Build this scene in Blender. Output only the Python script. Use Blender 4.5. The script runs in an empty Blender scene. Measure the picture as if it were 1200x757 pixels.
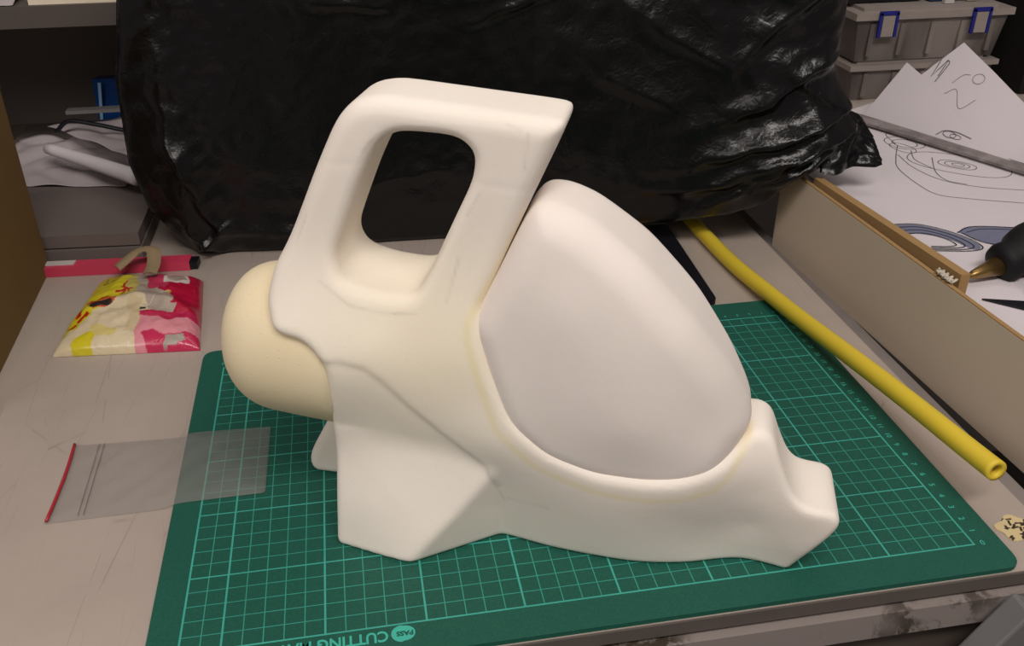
import bpy, bmesh, math, random
import numpy as np
from mathutils import Vector, Matrix, noise

random.seed(4); np.random.seed(4)
scn = bpy.context.scene
COL = scn.collection
S = 0.01                      # everything below is written in centimetres

# ------------------------------------------------------------------ camera
cam_d = bpy.data.cameras.new('camera'); cam = bpy.data.objects.new('camera', cam_d); COL.objects.link(cam)
R = [[0.98429924, -0.17647686, -0.00330634], [-0.09062137, -0.48918842, -0.86745746], [0.15146875, 0.85413735, -0.49750037]]
M = Matrix(((R[0][0], -R[1][0], -R[2][0]), (R[0][1], -R[1][1], -R[2][1]), (R[0][2], -R[1][2], -R[2][2])))
cam.matrix_world = Matrix.Translation(Vector((-31.5888, -33.5498, 36.1818)) * S) @ M.to_4x4()
cam_d.sensor_width = 36; cam_d.lens = 1101.5 / 1200 * 36
cam_d.clip_start = 0.01; cam_d.clip_end = 50
scn.camera = cam

# ------------------------------------------------------------------ world, lamps, exposure
w = bpy.data.worlds.new('world'); scn.world = w; w.use_nodes = True
w.node_tree.nodes['Background'].inputs[0].default_value = (1.0, 0.93, 0.88, 1)
w.node_tree.nodes['Background'].inputs[1].default_value = 0.17

def area(name, loc, target, size, power, col):
    d = bpy.data.lights.new(name, 'AREA'); d.shape = 'RECTANGLE'; d.size, d.size_y = size; d.energy = power; d.color = col
    o = bpy.data.objects.new(name, d); COL.objects.link(o)
    o.location = Vector(loc) * S
    o.rotation_euler = (Vector(target) - Vector(loc)).to_track_quat('-Z', 'Y').to_euler()
    return o
area('ceiling_and_fill_light', (12, 62, 150), (-25, 12, 0), (1.2, 0.3), 3.2, (1.0, 0.95, 0.90))
area('ceiling_and_fill_light', (-12, -82, 152), (-25, 8, 0), (1.2, 0.3), 23.0, (1.0, 0.93, 0.87))
area('ceiling_and_fill_light', (-140, -80, 105), (-28, 10, 5), (1.0, 0.5), 8.0, (1.0, 0.92, 0.87))  # added fill from the left, not a ceiling tube; lifts the divider
scn.view_settings.view_transform = 'Standard'; scn.view_settings.look = 'None'
scn.view_settings.exposure = -0.17; scn.view_settings.gamma = 1.0
scn.view_settings.use_curve_mapping = False

# ------------------------------------------------------------------ helpers
def tag(o, label=None, cat=None, group=None, kind=None):
    if label: o['label'] = label
    if cat: o['category'] = cat
    if group: o['group'] = group
    if kind: o['kind'] = kind
    return o

def thing(name, loc, label, cat, group=None):
    o = bpy.data.objects.new(name, None); COL.objects.link(o)
    o.empty_display_size = 0.02; o.location = Vector(loc) * S
    o['rx'] = loc[0]; o['ry'] = loc[1]; o['rz'] = loc[2]
    return tag(o, label, cat, group)

def root_loc(o):
    while o.parent: o = o.parent
    return np.array([o['rx'], o['ry'], o['rz']], float) if 'rx' in o else np.zeros(3)

def mesh(name, V, F, mat, parent=None, loc=None, smooth=False, cols=None):
    """link verts (cm, world) / faces as one object; origin at its own base unless parented"""
    V = np.asarray(V, float)
    if parent is not None:
        base = root_loc(parent)
    elif loc is not None: base = np.array(loc, float)
    else: base = np.array([(V[:, 0].min() + V[:, 0].max()) / 2, (V[:, 1].min() + V[:, 1].max()) / 2, V[:, 2].min()])
    me = bpy.data.meshes.new(name)
    if isinstance(F, np.ndarray):
        k = F.shape[1]; me.vertices.add(len(V)); me.vertices.foreach_set('co', ((V - base) * S).astype(np.float32).ravel())
        me.loops.add(F.size); me.loops.foreach_set('vertex_index', F.astype(np.int32).ravel())
        me.polygons.add(len(F)); me.polygons.foreach_set('loop_start', np.arange(0, F.size, k, dtype=np.int32))
        me.update(calc_edges=True); me.validate()
    else:
        me.from_pydata([tuple(v) for v in (V - base) * S], [], F); me.update()
    if smooth: me.polygons.foreach_set('use_smooth', [True] * len(me.polygons))
    if cols is not None:
        a = me.color_attributes.new('print', 'FLOAT_COLOR', 'POINT')
        a.data.foreach_set('color', np.concatenate([cols, np.ones((len(cols), 1))], 1).astype(np.float32).ravel())
    me.materials.append(mat)
    o = bpy.data.objects.new(name, me); COL.objects.link(o)
    if parent is not None: o.parent = parent
    else:
        o.location = Vector(base) * S
        o['rx'], o['ry'], o['rz'] = [float(b) for b in base]
    return o

def bm_out(name, bm, mat, parent=None, smooth=False, bevel=0.0, seg=2, loc=None):
    if bevel:
        es = [e for e in bm.edges if len(e.link_faces) == 2 and e.calc_face_angle(0) > 0.5]
        bmesh.ops.bevel(bm, geom=es, offset=bevel, segments=seg, profile=0.5, affect='EDGES', clamp_overlap=True)
    bmesh.ops.recalc_face_normals(bm, faces=bm.faces)
    bm.verts.index_update()
    V = [tuple(v.co) for v in bm.verts]; F = [[v.index for v in f.verts] for f in bm.faces]
    bm.free()
    return mesh(name, V, F, mat, parent, loc, smooth)

def add_box(bm, c, s, rz=0, rx=0, ry=0):
    m = Matrix.Translation(c) @ Matrix.Rotation(rz, 4, 'Z') @ Matrix.Rotation(ry, 4, 'Y') @ Matrix.Rotation(rx, 4, 'X')
    vs = [bm.verts.new(m @ Vector((x * s[0] / 2, y * s[1] / 2, z * s[2] / 2))) for x in (-1, 1) for y in (-1, 1) for z in (-1, 1)]
    for f in ((0, 1, 3, 2), (4, 6, 7, 5), (0, 4, 5, 1), (2, 3, 7, 6), (0, 2, 6, 4), (1, 5, 7, 3)):
        bm.faces.new([vs[i] for i in f])

def box(name, c, s, mat, parent=None, rz=0, rx=0, ry=0, bevel=0.1, **k):
    bm = bmesh.new(); add_box(bm, c, s, rz, rx, ry)
    return bm_out(name, bm, mat, parent, bevel=bevel, **k)

def add_prism(bm, poly, z0, z1):
    a = [bm.verts.new((x, y, z0)) for x, y in poly]; b = [bm.verts.new((x, y, z1)) for x, y in poly]
    n = len(poly)
    bm.faces.new(a[::-1]); bm.faces.new(b)
    for i in range(n): bm.faces.new((a[i], a[(i + 1) % n], b[(i + 1) % n], b[i]))

def round_poly(poly, r, seg=5):
    out = []
    n = len(poly)
    for i in range(n):
        p0, p, p1 = [np.array(poly[j % n], float) for j in (i - 1, i, i + 1)]
        a = (p0 - p) / np.linalg.norm(p0 - p); b = (p1 - p) / np.linalg.norm(p1 - p)
        s, e = p + a * r, p + b * r
        for k in range(seg + 1):
            t = k / seg; out.append(tuple((1 - t) ** 2 * s + 2 * t * (1 - t) * p + t * t * e))
    return out

def spline(P, n=12):
    P = [np.array(p, float) for p in P]; P = [2 * P[0] - P[1]] + P + [2 * P[-1] - P[-2]]
    out = []
    for i in range(1, len(P) - 2):
        for k in range(n):
            t = k / n; a, b, c, d = P[i - 1:i + 3]
            out.append(0.5 * (2 * b + (c - a) * t + (2 * a - 5 * b + 4 * c - d) * t * t + (3 * b - a - 3 * c + d) * t ** 3))
    out.append(P[-2]); return out

def sweep(path, rad, seg=20, cap=True, start=0, sy=1.0):
    """tube verts/faces along a path; rad a number or list"""
    V, F = [], []
    n = len(path); up = np.array([0, 0, 1.0])
    for i, p in enumerate(path):
        d = path[min(i + 1, n - 1)] - path[max(i - 1, 0)]; d = d / (np.linalg.norm(d) + 1e-9)
        u = up if abs(d[2]) < .95 else np.array([1.0, 0, 0])
        s = np.cross(d, u); s /= np.linalg.norm(s); v = np.cross(s, d)
        r = rad[i] if hasattr(rad, '__len__') else rad
        for k in range(seg):
            a = 2 * math.pi * k / seg; V.append(p + r * (math.cos(a) * s + sy * math.sin(a) * v))
    for i in range(n - 1):
        for k in range(seg):
            F.append([start + i * seg + k, start + i * seg + (k + 1) % seg, start + (i + 1) * seg + (k + 1) % seg, start + (i + 1) * seg + k])
    if cap:
        F.append([start + k for k in range(seg)][::-1]); F.append([start + (n - 1) * seg + k for k in range(seg)])
    return V, F

# ------------------------------------------------------------------ materials
class NT:
    def __init__(s, name):
        s.m = bpy.data.materials.new(name); s.m.use_nodes = True; s.t = s.m.node_tree; s.p = s.t.nodes['Principled BSDF']; s.out = s.t.nodes['Material Output']
    def n(s, typ, **k):
        x = s.t.nodes.new(typ)
        for a, b in k.items():
            if a.startswith('i_'):
                key = a[2:]; x.inputs[int(key) if key.isdigit() else key.replace('_', ' ')].default_value = b
            else: setattr(x, a, b)
        return x
    def l(s, a, b): s.t.links.new(a, b)
    def math(s, op, a, b=None, c=None):
        x = s.n('ShaderNodeMath', operation=op)
        for i, v in enumerate((a, b, c)):
            if v is None: continue
            if hasattr(v, 'links'): s.l(v, x.inputs[i])
            else: x.inputs[i].default_value = v
        return x.outputs[0]
    def mix(s, f, a, b):
        x = s.n('ShaderNodeMix', data_type='RGBA')
        for i, v in ((0, f), (6, a), (7, b)):
            if hasattr(v, 'links'): s.l(v, x.inputs[i])
            else: x.inputs[i].default_value = v if i == 0 else (*v[:3], 1)
        return x.outputs[2]
    def coord(s, scale=(1, 1, 1)):
        c = s.n('ShaderNodeTexCoord'); mp = s.n('ShaderNodeMapping'); mp.inputs['Scale'].default_value = scale
        s.l(c.outputs['Object'], mp.inputs[0]); return mp.outputs[0]
    def noise(s, scale, detail=4, rough=.55, co=None, dist=0):
        x = s.n('ShaderNodeTexNoise'); x.inputs['Scale'].default_value = scale; x.inputs['Detail'].default_value = detail
        x.inputs['Roughness'].default_value = rough; x.inputs['Distortion'].default_value = dist
        s.l(co if co is not None else s.coord(), x.inputs['Vector']); return x.outputs['Fac']
    def ramp(s, f, stops):
        x = s.n('ShaderNodeValToRGB'); e = x.color_ramp.elements
        while len(e) < len(stops): e.new(0.5)
        for i, (p, c) in enumerate(stops): e[i].position = p; e[i].color = (*c, 1) if len(c) == 3 else c
        s.l(f, x.inputs[0]); return x.outputs[0]
    def bump(s, h, strength, dist=0.001):
        b = s.n('ShaderNodeBump'); b.inputs['Strength'].default_value = strength; b.inputs['Distance'].default_value = dist
        s.l(h, b.inputs['Height']); s.l(b.outputs[0], s.p.inputs['Normal'])
    def set(s, col=None, rough=None, spec=None, **k):
        if col is not None:
            if hasattr(col, 'links'): s.l(col, s.p.inputs['Base Color'])
            else: s.p.inputs['Base Color'].default_value = (*col, 1)
        if rough is not None:
            if hasattr(rough, 'links'): s.l(rough, s.p.inputs['Roughness'])
            else: s.p.inputs['Roughness'].default_value = rough
        if spec is not None: s.p.inputs['Specular IOR Level'].default_value = spec
        for a, b in k.items(): s.p.inputs[a.replace('_', ' ')].default_value = b
        return s

def srgb(r, g, b): return tuple(((v / 255 + .055) / 1.055) ** 2.4 if v > 10 else v / 255 / 12.92 for v in (r, g, b))

def simple(name, col, rough=.6, spec=.4, nscale=60, var=.12, bump=.0, bscale=400, **k):
    m = NT(name); f = m.noise(nscale)
    c = m.mix(m.math('MULTIPLY', f, 1.0), tuple(v * (1 - var) for v in col), tuple(min(1, v * (1 + var)) for v in col))
    m.set(c, rough, spec, **k)
    if bump: m.bump(m.noise(bscale), bump, .0005)
    return m.m

def foam(name, col, col2, pores=.25, attr=False):
    m = NT(name); f = m.noise(18, 3)
    c = m.mix(m.ramp(f, [(.35, (0, 0, 0)), (.65, (1, 1, 1))]), col, col2)
    if attr:
        a = m.n('ShaderNodeVertexColor', layer_name='print'); x = m.n('ShaderNodeMix', data_type='RGBA', blend_type='MULTIPLY'); x.inputs[0].default_value = 1
        m.l(c, x.inputs[6]); m.l(a.outputs['Color'], x.inputs[7]); c = x.outputs[2]
    m.set(c, .78, .22, Subsurface_Weight=0.12, Subsurface_Scale=0.01)
    m.p.inputs['Subsurface Radius'].default_value = (1, .8, .5)
    n1 = m.noise(1500, 2); n2 = m.noise(180, 3)
    v = m.n('ShaderNodeTexVoronoi'); v.inputs['Scale'].default_value = 260; m.l(m.coord(), v.inputs['Vector'])
    pit = m.ramp(v.outputs['Distance'], [(.04, (0, 0, 0)), (.16, (1, 1, 1))])
    h = m.math('ADD', m.math('MULTIPLY', n1, .25), m.math('ADD', m.math('MULTIPLY', n2, .5), m.math('MULTIPLY', pit, pores)))
    m.bump(h, .35, .0006)
    return m.m

M_SHELL = foam('shell_foam', srgb(240, 230, 219), srgb(242, 233, 223), attr=True)
M_POD = foam('pod_foam', srgb(234, 224, 217), srgb(238, 228, 221), .1)
M_BARREL = foam('barrel_foam', srgb(224, 208, 174), srgb(230, 215, 184), .9)

def pvc_black(name, rough, bscale, strength):
    m = NT(name); m.set((.004, .0037, .0042), rough, .34)
    n = m.noise(bscale, 4, .5, dist=.8); n2 = m.noise(bscale * 4, 3, .5, dist=1.5)
    m.bump(m.math('ADD', n, m.math('MULTIPLY', n2, .35)), strength, .004)
    return m.m
M_BAG = pvc_black('bin_bag_plastic', .27, 34, .35)
M_BLACK = simple('black_plastic', (.006, .006, .010), .45, .4)
M_RUBBER = simple('black_rubber', (.007, .007, .008), .6, .25, bump=.2)
M_YEL = simple('yellow_tube_plastic', srgb(222, 194, 58), .5, .35, 30, .05, .1, 300)

def laminate():
    m = NT('white_laminate')
    co = m.coord()
    c = m.mix(m.ramp(m.noise(6, 5, .6), [(.35, (0, 0, 0)), (.7, (1, 1, 1))]), srgb(176, 163, 153), srgb(164, 151, 142))
    sm = m.ramp(m.noise(22, 6, .7, dist=.4), [(.58, (0, 0, 0)), (.72, (1, 1, 1))])
    c = m.mix(m.math('MULTIPLY', sm, .10), c, srgb(140, 124, 112))
    tot = None
    for rot, sc, th in ((.25, 26, .0016), (1.75, 20, .0014), (2.5, 16, .0012), (.9, 13, .0014)):      # knife scratches
        mp = m.n('ShaderNodeMapping'); mp.inputs['Rotation'].default_value = (0, 0, rot); mp.inputs['Scale'].default_value = (1, .12, 1)
        m.l(co, mp.inputs[0])
        v = m.n('ShaderNodeTexVoronoi', feature='DISTANCE_TO_EDGE'); v.inputs['Scale'].default_value = sc; m.l(mp.outputs[0], v.inputs['Vector'])
        s1 = m.math('LESS_THAN', v.outputs['Distance'], th * sc * .10)
        s1 = m.math('MULTIPLY', s1, m.ramp(m.noise(14 + rot * 5, 2), [(.48, (0, 0, 0)), (.62, (1, 1, 1))]))
        tot = s1 if tot is None else m.math('MAXIMUM', tot, s1)
    c = m.mix(m.math('MULTIPLY', tot, .34), c, srgb(112, 98, 88))
    m.set(c, .42, .4); m.bump(m.noise(500), .08, .0003)
    return m.m
M_LAM = laminate()

def stained():
    m = NT('stained_rail_paint')
    a = m.ramp(m.noise(28, 6, .7, dist=.6), [(.50, (0, 0, 0)), (.57, (1, 1, 1))])
    b = m.ramp(m.noise(12, 3), [(.42, (0, 0, 0)), (.56, (1, 1, 1))])
    c = m.mix(m.math('MULTIPLY', a, b), srgb(140, 130, 126), srgb(62, 54, 44))
    m.set(c, .5, .4); return m.m
M_RAIL = stained()
M_EDGE = simple('shaded_edge_banding', srgb(92, 84, 80), .5, .4)  # edge colour darkened to hold the shade under the mat's overhang
M_UNDER = simple('under_desk_board', srgb(84, 74, 68), .6, .3, 15, .25)
M_GREYM = simple('grey_painted_metal', srgb(112, 110, 110), .5, .4, 40, .1)
M_PANEL = simple('divider_laminate', srgb(206, 190, 172), .5, .35, 9, .05)
M_SHADOWGREY = simple('shaded_gap_grey', srgb(138, 130, 126), .6, .3)

def mdf():
    m = NT('mdf_board'); f = m.noise(900, 3, .7, co=m.coord((1, 1, .6)))
    m.set(m.mix(f, srgb(142, 112, 72), srgb(180, 146, 100)), .8, .2); m.bump(f, .4, .0005); return m.m
M_MDF = mdf()

def card():
    m = NT('kraft_cardboard'); f = m.noise(700, 3, .7); g = m.noise(8, 2)
    m.set(m.mix(m.math('MULTIPLY', m.math('ADD', f, g), .5), srgb(98, 78, 50), srgb(138, 110, 66)), .85, .15)
    m.bump(f, .25, .0004); return m.m
M_CARD = card()
M_PAPER = simple('white_paper', srgb(214, 206, 210), .85, .15, 20, .03)
M_PAPER2 = simple('office_paper', srgb(176, 166, 168), .85, .15, 20, .04)
M_PENCIL = simple('pencil_graphite', srgb(105, 98, 104), .7, .2)
M_INK = simple('dark_ink', srgb(44, 44, 58), .6, .2)
M_MARKER = simple('grey_marker_ink', srgb(118, 120, 142), .8, .1, 120, .12)
M_BRASS = simple('brass_nozzle', (.32, .2, .07), .35, .5, Metallic=.9)
M_STEEL = simple('steel_wire', (.35, .33, .32), .35, .5, Metallic=.9)
M_STRING = simple('white_string', srgb(200, 190, 175), .9, .1)
M_BLUE = simple('blue_plastic', srgb(26, 34, 128), .4, .4)
M_BLUE2 = simple('blue_glossy_card', srgb(6, 62, 128), .25, .5)
M_WALL = simple('grey_wall_paint', srgb(150, 140, 134), .8, .2, 12, .05)
M_SHELF = simple('shelf_board', srgb(84, 76, 72), .6, .3)
M_CREAM = simple('cream_wrapper', srgb(226, 212, 190), .5, .3)
M_FLOOR = simple('floor_vinyl', srgb(90, 84, 80), .6, .3, 4, .15)
M_GBOARD = simple('shade_darkened_board', srgb(112, 102, 98), .7, .25, 15, .06)  # pale board's colour lowered to stand for the deep shade at the left rear
M_PINK = simple('pink_plastic', srgb(206, 62, 92), .35, .5, 30, .1)
M_REDSEAL = simple('red_zip_strip', srgb(170, 42, 52), .4, .4)
M_TEAL = simple('mat_print_ink', srgb(66, 178, 160), .55, .3, 200, .06)
M_DKGREEN = simple('mat_logo_dark_ink', srgb(24, 84, 70), .55, .3)
M_WHITEP = simple('white_plastic', srgb(196, 190, 186), .4, .4)
M_DARK = simple('dark_fabric', (.012, .010, .010), .8, .2)

def print_mat(name, rough=.3):
    m = NT(name); a = m.n('ShaderNodeVertexColor', layer_name='print'); m.set(a.outputs['Color'], rough, .5)
    m.bump(m.noise(90, 3, .5, dist=1), .5, .002); m.p.inputs['Coat Weight'].default_value = .25; return m.m
M_PACK = print_mat('printed_wrapper_film')
M_STICK = print_mat('peeled_label_paper', .7)

def film(name, alpha, tint, rough=.12):
    m = NT(name); m.set(tint, rough, .5); m.p.inputs['Alpha'].default_value = alpha
    m.bump(m.noise(60, 3, dist=.8), .5, .003); return m.m
M_FILM = film('clear_zip_bag_film', .10, srgb(176, 170, 166), .3)
M_RULER = NT('scuffed_clear_ruler').set(srgb(128, 120, 118), .35, .5)
M_RULER.set(M_RULER.mix(M_RULER.ramp(M_RULER.noise(35, 6, .7, co=M_RULER.coord((1, 1, 1)), dist=1), [(.4, (0, 0, 0)), (.65, (1, 1, 1))]), srgb(104, 96, 94), srgb(160, 150, 148)))
M_RULER.p.inputs['Alpha'].default_value = .85; M_RULER = M_RULER.m

def bin_plastic():
    m = NT('cloudy_clear_bin_plastic'); f = m.noise(12, 3, co=m.coord((1, 1, .3)), dist=.5)
    m.set(m.mix(m.ramp(f, [(.38, (0, 0, 0)), (.62, (1, 1, 1))]), srgb(84, 76, 74), srgb(150, 140, 134)), .35, .5); m.p.inputs['Alpha'].default_value = .8
    return m.m
M_BIN = bin_plastic()
M_BINLID = simple('bin_lid_plastic', srgb(150, 140, 134), .4, .4)

def mat_green():
    m = NT('green_cutting_mat')
    tc = m.n('ShaderNodeTexCoord'); sp = m.n('ShaderNodeSeparateXYZ'); m.l(tc.outputs['Object'], sp.inputs[0])
    x = m.math('MULTIPLY', sp.outputs[0], 100.0); y = m.math('MULTIPLY', sp.outputs[1], 100.0)     # cm, origin at the grid's right near corner
    def lines(c, period, half):
        q = m.math('DIVIDE', c, period); fr = m.math('ABSOLUTE', m.math('SUBTRACT', q, m.math('ROUND', q)))
        return m.math('LESS_THAN', m.math('MULTIPLY', fr, period), half)
    g = m.math('MAXIMUM', lines(x, 1, .026), lines(y, 1, .026))
    g5 = m.math('MAXIMUM', lines(x, 5, .05), lines(y, 5, .045))
    hair = m.math('MULTIPLY', m.math('MAXIMUM', g, 0.0), .72)
    g = m.math('MAXIMUM', hair, g5)
    def border(c, at): return m.math('LESS_THAN', m.math('ABSOLUTE', m.math('SUBTRACT', c, at)), .05)
    for c, at in ((x, 0), (x, -42), (y, 0), (y, 26)): g = m.math('MAXIMUM', g, border(c, at))
    ins = m.math('MULTIPLY', m.math('MULTIPLY', m.math('GREATER_THAN', x, -42.05), m.math('LESS_THAN', x, .05)), m.math('MULTIPLY', m.math('GREATER_THAN', y, -.05), m.math('LESS_THAN', y, 26.05)))
    g = m.math('MULTIPLY', g, ins)
    wear = m.ramp(m.noise(25, 4, .6), [(.3, (.75, .75, .75)), (.6, (1, 1, 1))])
    g = m.math('MULTIPLY', g, wear)
    base = m.mix(m.noise(14, 4), srgb(20, 78, 66), srgb(26, 87, 73))
    speck = m.ramp(m.noise(900, 2, .6), [(.4, (0, 0, 0)), (.62, (1, 1, 1))])
    base = m.mix(m.math('MULTIPLY', speck, .14), base, srgb(60, 122, 98))
    m.set(m.mix(g, base, srgb(66, 168, 152)), .6, .3); m.bump(m.noise(1400, 2), .3, .0003)
    return m.m
M_MAT = mat_green()

# ------------------------------------------------------------------ the setting
TZ = -0.3                                    # desk surface; the mat's top is z = 0
def struct(o): o['kind'] = 'structure'; return o
struct(box('floor', (0, 20, -75.5), (420, 420, 1), M_FLOOR, bevel=0))
struct(box('wall_back', (-10, 93, 60), (420, 2, 270), M_WALL, bevel=0))

# desk: laminated top, banded front edge, stained rail, board below
desk = thing('desk', (-30, 20, -75), 'white laminate desk with scratched top carrying the green cutting mat', 'desk')
box('desktop', (-47.5, 45.1, TZ - .5), (105, 94.2, 1.0), M_LAM, desk, bevel=.06)
box('edge_strip', (-44.5, -2.06, TZ - .45), (99, .12, .8), M_EDGE, desk, bevel=.03)
box('shaded_gap_ledge', (5.9, 44.9, TZ - 1.3), (1.9, 94, .8), M_SHADOWGREY, desk, bevel=.03)  # ledge set into the gap by the divider, its grey standing for shade
box('front_rail', (-44, -2.0, TZ - 2.05), (108, 1.0, 1.75), M_RAIL, desk, bevel=.05)
box('lower_board', (-44, -1.3, TZ - 16.2), (108, .8, 26), M_UNDER, desk, bevel=.05)
for x in (-97, 4.5):
    box('desk_leg', (x, 2.5, -39), (3, 3, 72), M_GREYM, desk, bevel=.2)
    box('desk_leg', (x, 86, -39), (3, 3, 72), M_GREYM, desk, bevel=.2)

# grey board leaning below the desk's front right corner, its foot on the floor
bm = bmesh.new(); add_prism(bm, [(0.4, -.6), (1.2, -1.0), (6.5, -5.2), (-36.5, -74.9), (-46.5, -74.9)], -4.6, -3.0)
bmesh.ops.transform(bm, matrix=Matrix(((1, 0, 0, 0), (0, 0, 1, 0), (0, 1, 0, 0), (0, 0, 0, 1))), verts=bm.verts)
tag(bm_out('leaning_board', bm, M_GREYM, bevel=.15), 'slanted grey board leaning below the desk front at the bottom right', 'board')

# neighbouring side desk behind the divider, higher by a few centimetres
side = thing('side_desk', (45, 50, -75), 'higher side desk behind the divider covered with sketches', 'desk')
bm = bmesh.new(); add_prism(bm, [(9.45, -2.5), (100, -2.5), (100, 91), (6.75, 91), (6.75, 41.2), (7.05, 41.2)], 3.85, 4.85); bm_out('desktop', bm, M_LAM, side, bevel=.06)
for x, y in ((12, 2), (96, 2), (12, 86), (96, 86)):
    box('desk_leg', (x, y, -35.6), (3, 3, 78.8), M_GREYM, side, bevel=.2)

# divider panel between them and the mdf strip behind it
dv = thing('divider_panel', (7.2, 22, -1.2), 'long pale upright divider board along the right side of the desk', 'board')
a = np.array([6.15, 40.5]); b = np.array([8.45, -6.0]); d = (b - a) / np.linalg.norm(b - a); nn = np.array([-d[1], d[0]])
def wallprism(p, q, th, z0, z1):
    u = (q - p) / np.linalg.norm(q - p); m = np.array([-u[1], u[0]]) * th
    bm = bmesh.new(); add_prism(bm, [tuple(p), tuple(q), tuple(q + m), tuple(p + m)], z0, z1); return bm
bm_out('panel_face', wallprism(a, b, .38, TZ - .9, 6.55), M_PANEL, dv, bevel=.03)
bm_out('panel_edge', wallprism(a + nn * .02, b + nn * .02, .34, 6.56, 6.64), M_MDF, dv)
p0 = np.array([7.1, 36.5]); p1 = np.array([8.75, 17.6])
o = bm_out('mdf_strip', wallprism(p0, p1, .75, 4.86, 6.9), M_MDF, bevel=.04)
tag(o, 'short brown fibreboard strip standing just behind the pale divider board', 'board')

# ------------------------------------------------------------------ cutting mat
X0, X1, Y0, Y1 = -43.6, 1.65, -1.95, 28.5
mt = thing('cutting_mat', (0, 0, TZ), 'green gridded cutting mat lying on the desk under the foam model', 'cutting mat')
bm = bmesh.new(); add_prism(bm, round_poly([(X0, Y0), (X1, Y0), (X1, Y1), (X0, Y1)], 1.0, 6), TZ + .01, 0)
bm_out('mat_sheet', bm, M_MAT, mt, bevel=.04, seg=1)

def text(name, s, size, loc, rz, mat, parent, depth=.012, sx=1.0, align='CENTER', bold=0):
    cu = bpy.data.curves.new(name, 'FONT'); cu.body = s; cu.size = size; cu.align_x = align; cu.align_y = 'CENTER'; cu.extrude = depth / 2; cu.offset = bold
    cu.resolution_u = 3
    t = bpy.data.objects.new('tmp', cu); COL.objects.link(t)
    bpy.context.view_layer.update()
    me = bpy.data.meshes.new_from_object(t.evaluated_get(bpy.context.evaluated_depsgraph_get()))
    mx = Matrix.Translation(loc) @ Matrix.Rotation(rz, 4, 'Z') @ Matrix.Diagonal((sx, 1, 1, 1))
    V = [tuple(mx @ v.co) for v in me.vertices]; F = [list(p.vertices) for p in me.polygons]
    bpy.data.objects.remove(t); bpy.data.curves.remove(cu); bpy.data.meshes.remove(me)
    return V, F
def join(parts):
    V, F = [], []
    for v, f in parts:
        n = len(V); V += list(v); F += [[i + n for i in q] for q in f]
    return V, F
V, F = text('t', 'CUTTING MAT', .92, (-31.95, -.62, .006), math.pi, M_TEAL, mt, sx=.86, align='LEFT', bold=.02)
mesh('printed_lettering', V, F, M_TEAL, mt)
def disc(cx, cy, r, z, n=40, ex=1.0):
    return [(cx + r * ex * math.cos(2 * math.pi * k / n), cy + r * math.sin(2 * math.pi * k / n), z) for k in range(n)], [list(range(n))]
def crescent(cx, cy, r, z, n=24):
    V = []; F = []
    for k in range(n + 1):
        a = math.pi * .5 + math.pi * k / n
        V.append((cx + r * math.cos(a), cy + r * math.sin(a), z)); V.append((cx + .12 + r * .86 * math.cos(a), cy + r * .9 * math.sin(a), z))
    for k in range(n): F.append([2 * k, 2 * k + 2, 2 * k + 3, 2 * k + 1])
    return V, F
mesh('printed_logo', *join([disc(-31.15, -.62, .47, .012, ex=1.08), crescent(-31.3, -.62, .52, .011)]), M_TEAL, mt)
V, F = text('t', 'PASS', .40, (-31.15, -.62, .018), math.pi, M_DKGREEN, mt, bold=.014)
mesh('logo_lettering', V, F, M_DKGREEN, mt)
parts = []
for k in range(27): parts.append(text('t', str(k), .5, (.52, k + .02, .006), math.pi / 2 * 3 if k else 0, M_TEAL, mt))
for k in range(0, 43): parts.append(text('t', str(k), .38, (-k, 26.55, .006), math.pi, M_TEAL, mt))
mesh('printed_numbers', *join(parts), M_TEAL, mt)

# ------------------------------------------------------------------ foam model, from distance fields
TH = math.radians(21); tv = np.array([math.cos(TH), -math.sin(TH), 0]); nv = np.array([-math.sin(TH), -math.cos(TH), 0])
ORG = np.array([-30, 10, 0.0]) + 1.1 * nv

def poly_sdf(P, X, Z):
    P = np.array(P, float); d = np.full(X.shape, 1e9); s = np.ones(X.shape)
    for i in range(len(P)):
        a, b = P[i], P[i - 1]; ex, ez = b - a; wx, wz = X - a[0], Z - a[1]
        t = np.clip((wx * ex + wz * ez) / (ex * ex + ez * ez), 0, 1)
        d = np.minimum(d, (wx - ex * t) ** 2 + (wz - ez * t) ** 2)
        c1 = Z >= a[1]; c2 = Z < b[1]; c3 = ex * wz > ez * wx
        s = np.where((c1 & c2 & c3) | (~c1 & ~c2 & ~c3), -s, s)
    return s * np.sqrt(d)
def line_dist(P, X, Z):
    d = np.full(X.shape, 1e9)
    for (ax, az), (bx, bz) in zip(P[:-1], P[1:]):
        ex, ez = bx - ax, bz - az; t = np.clip(((X - ax) * ex + (Z - az) * ez) / (ex * ex + ez * ez), 0, 1)
        d = np.minimum(d, np.hypot(X - ax - ex * t, Z - az - ez * t))
    return d
def rmax(a, b, r): return np.minimum(np.maximum(a, b), -r) + np.sqrt(np.maximum(a + r, 0) ** 2 + np.maximum(b + r, 0) ** 2)
def smin(a, b, k): h = np.clip(.5 + .5 * (b - a) / k, 0, 1); return b + (a - b) * h - k * h * (1 - h)
def smax(a, b, k): return -smin(-a, -b, k)
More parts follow.
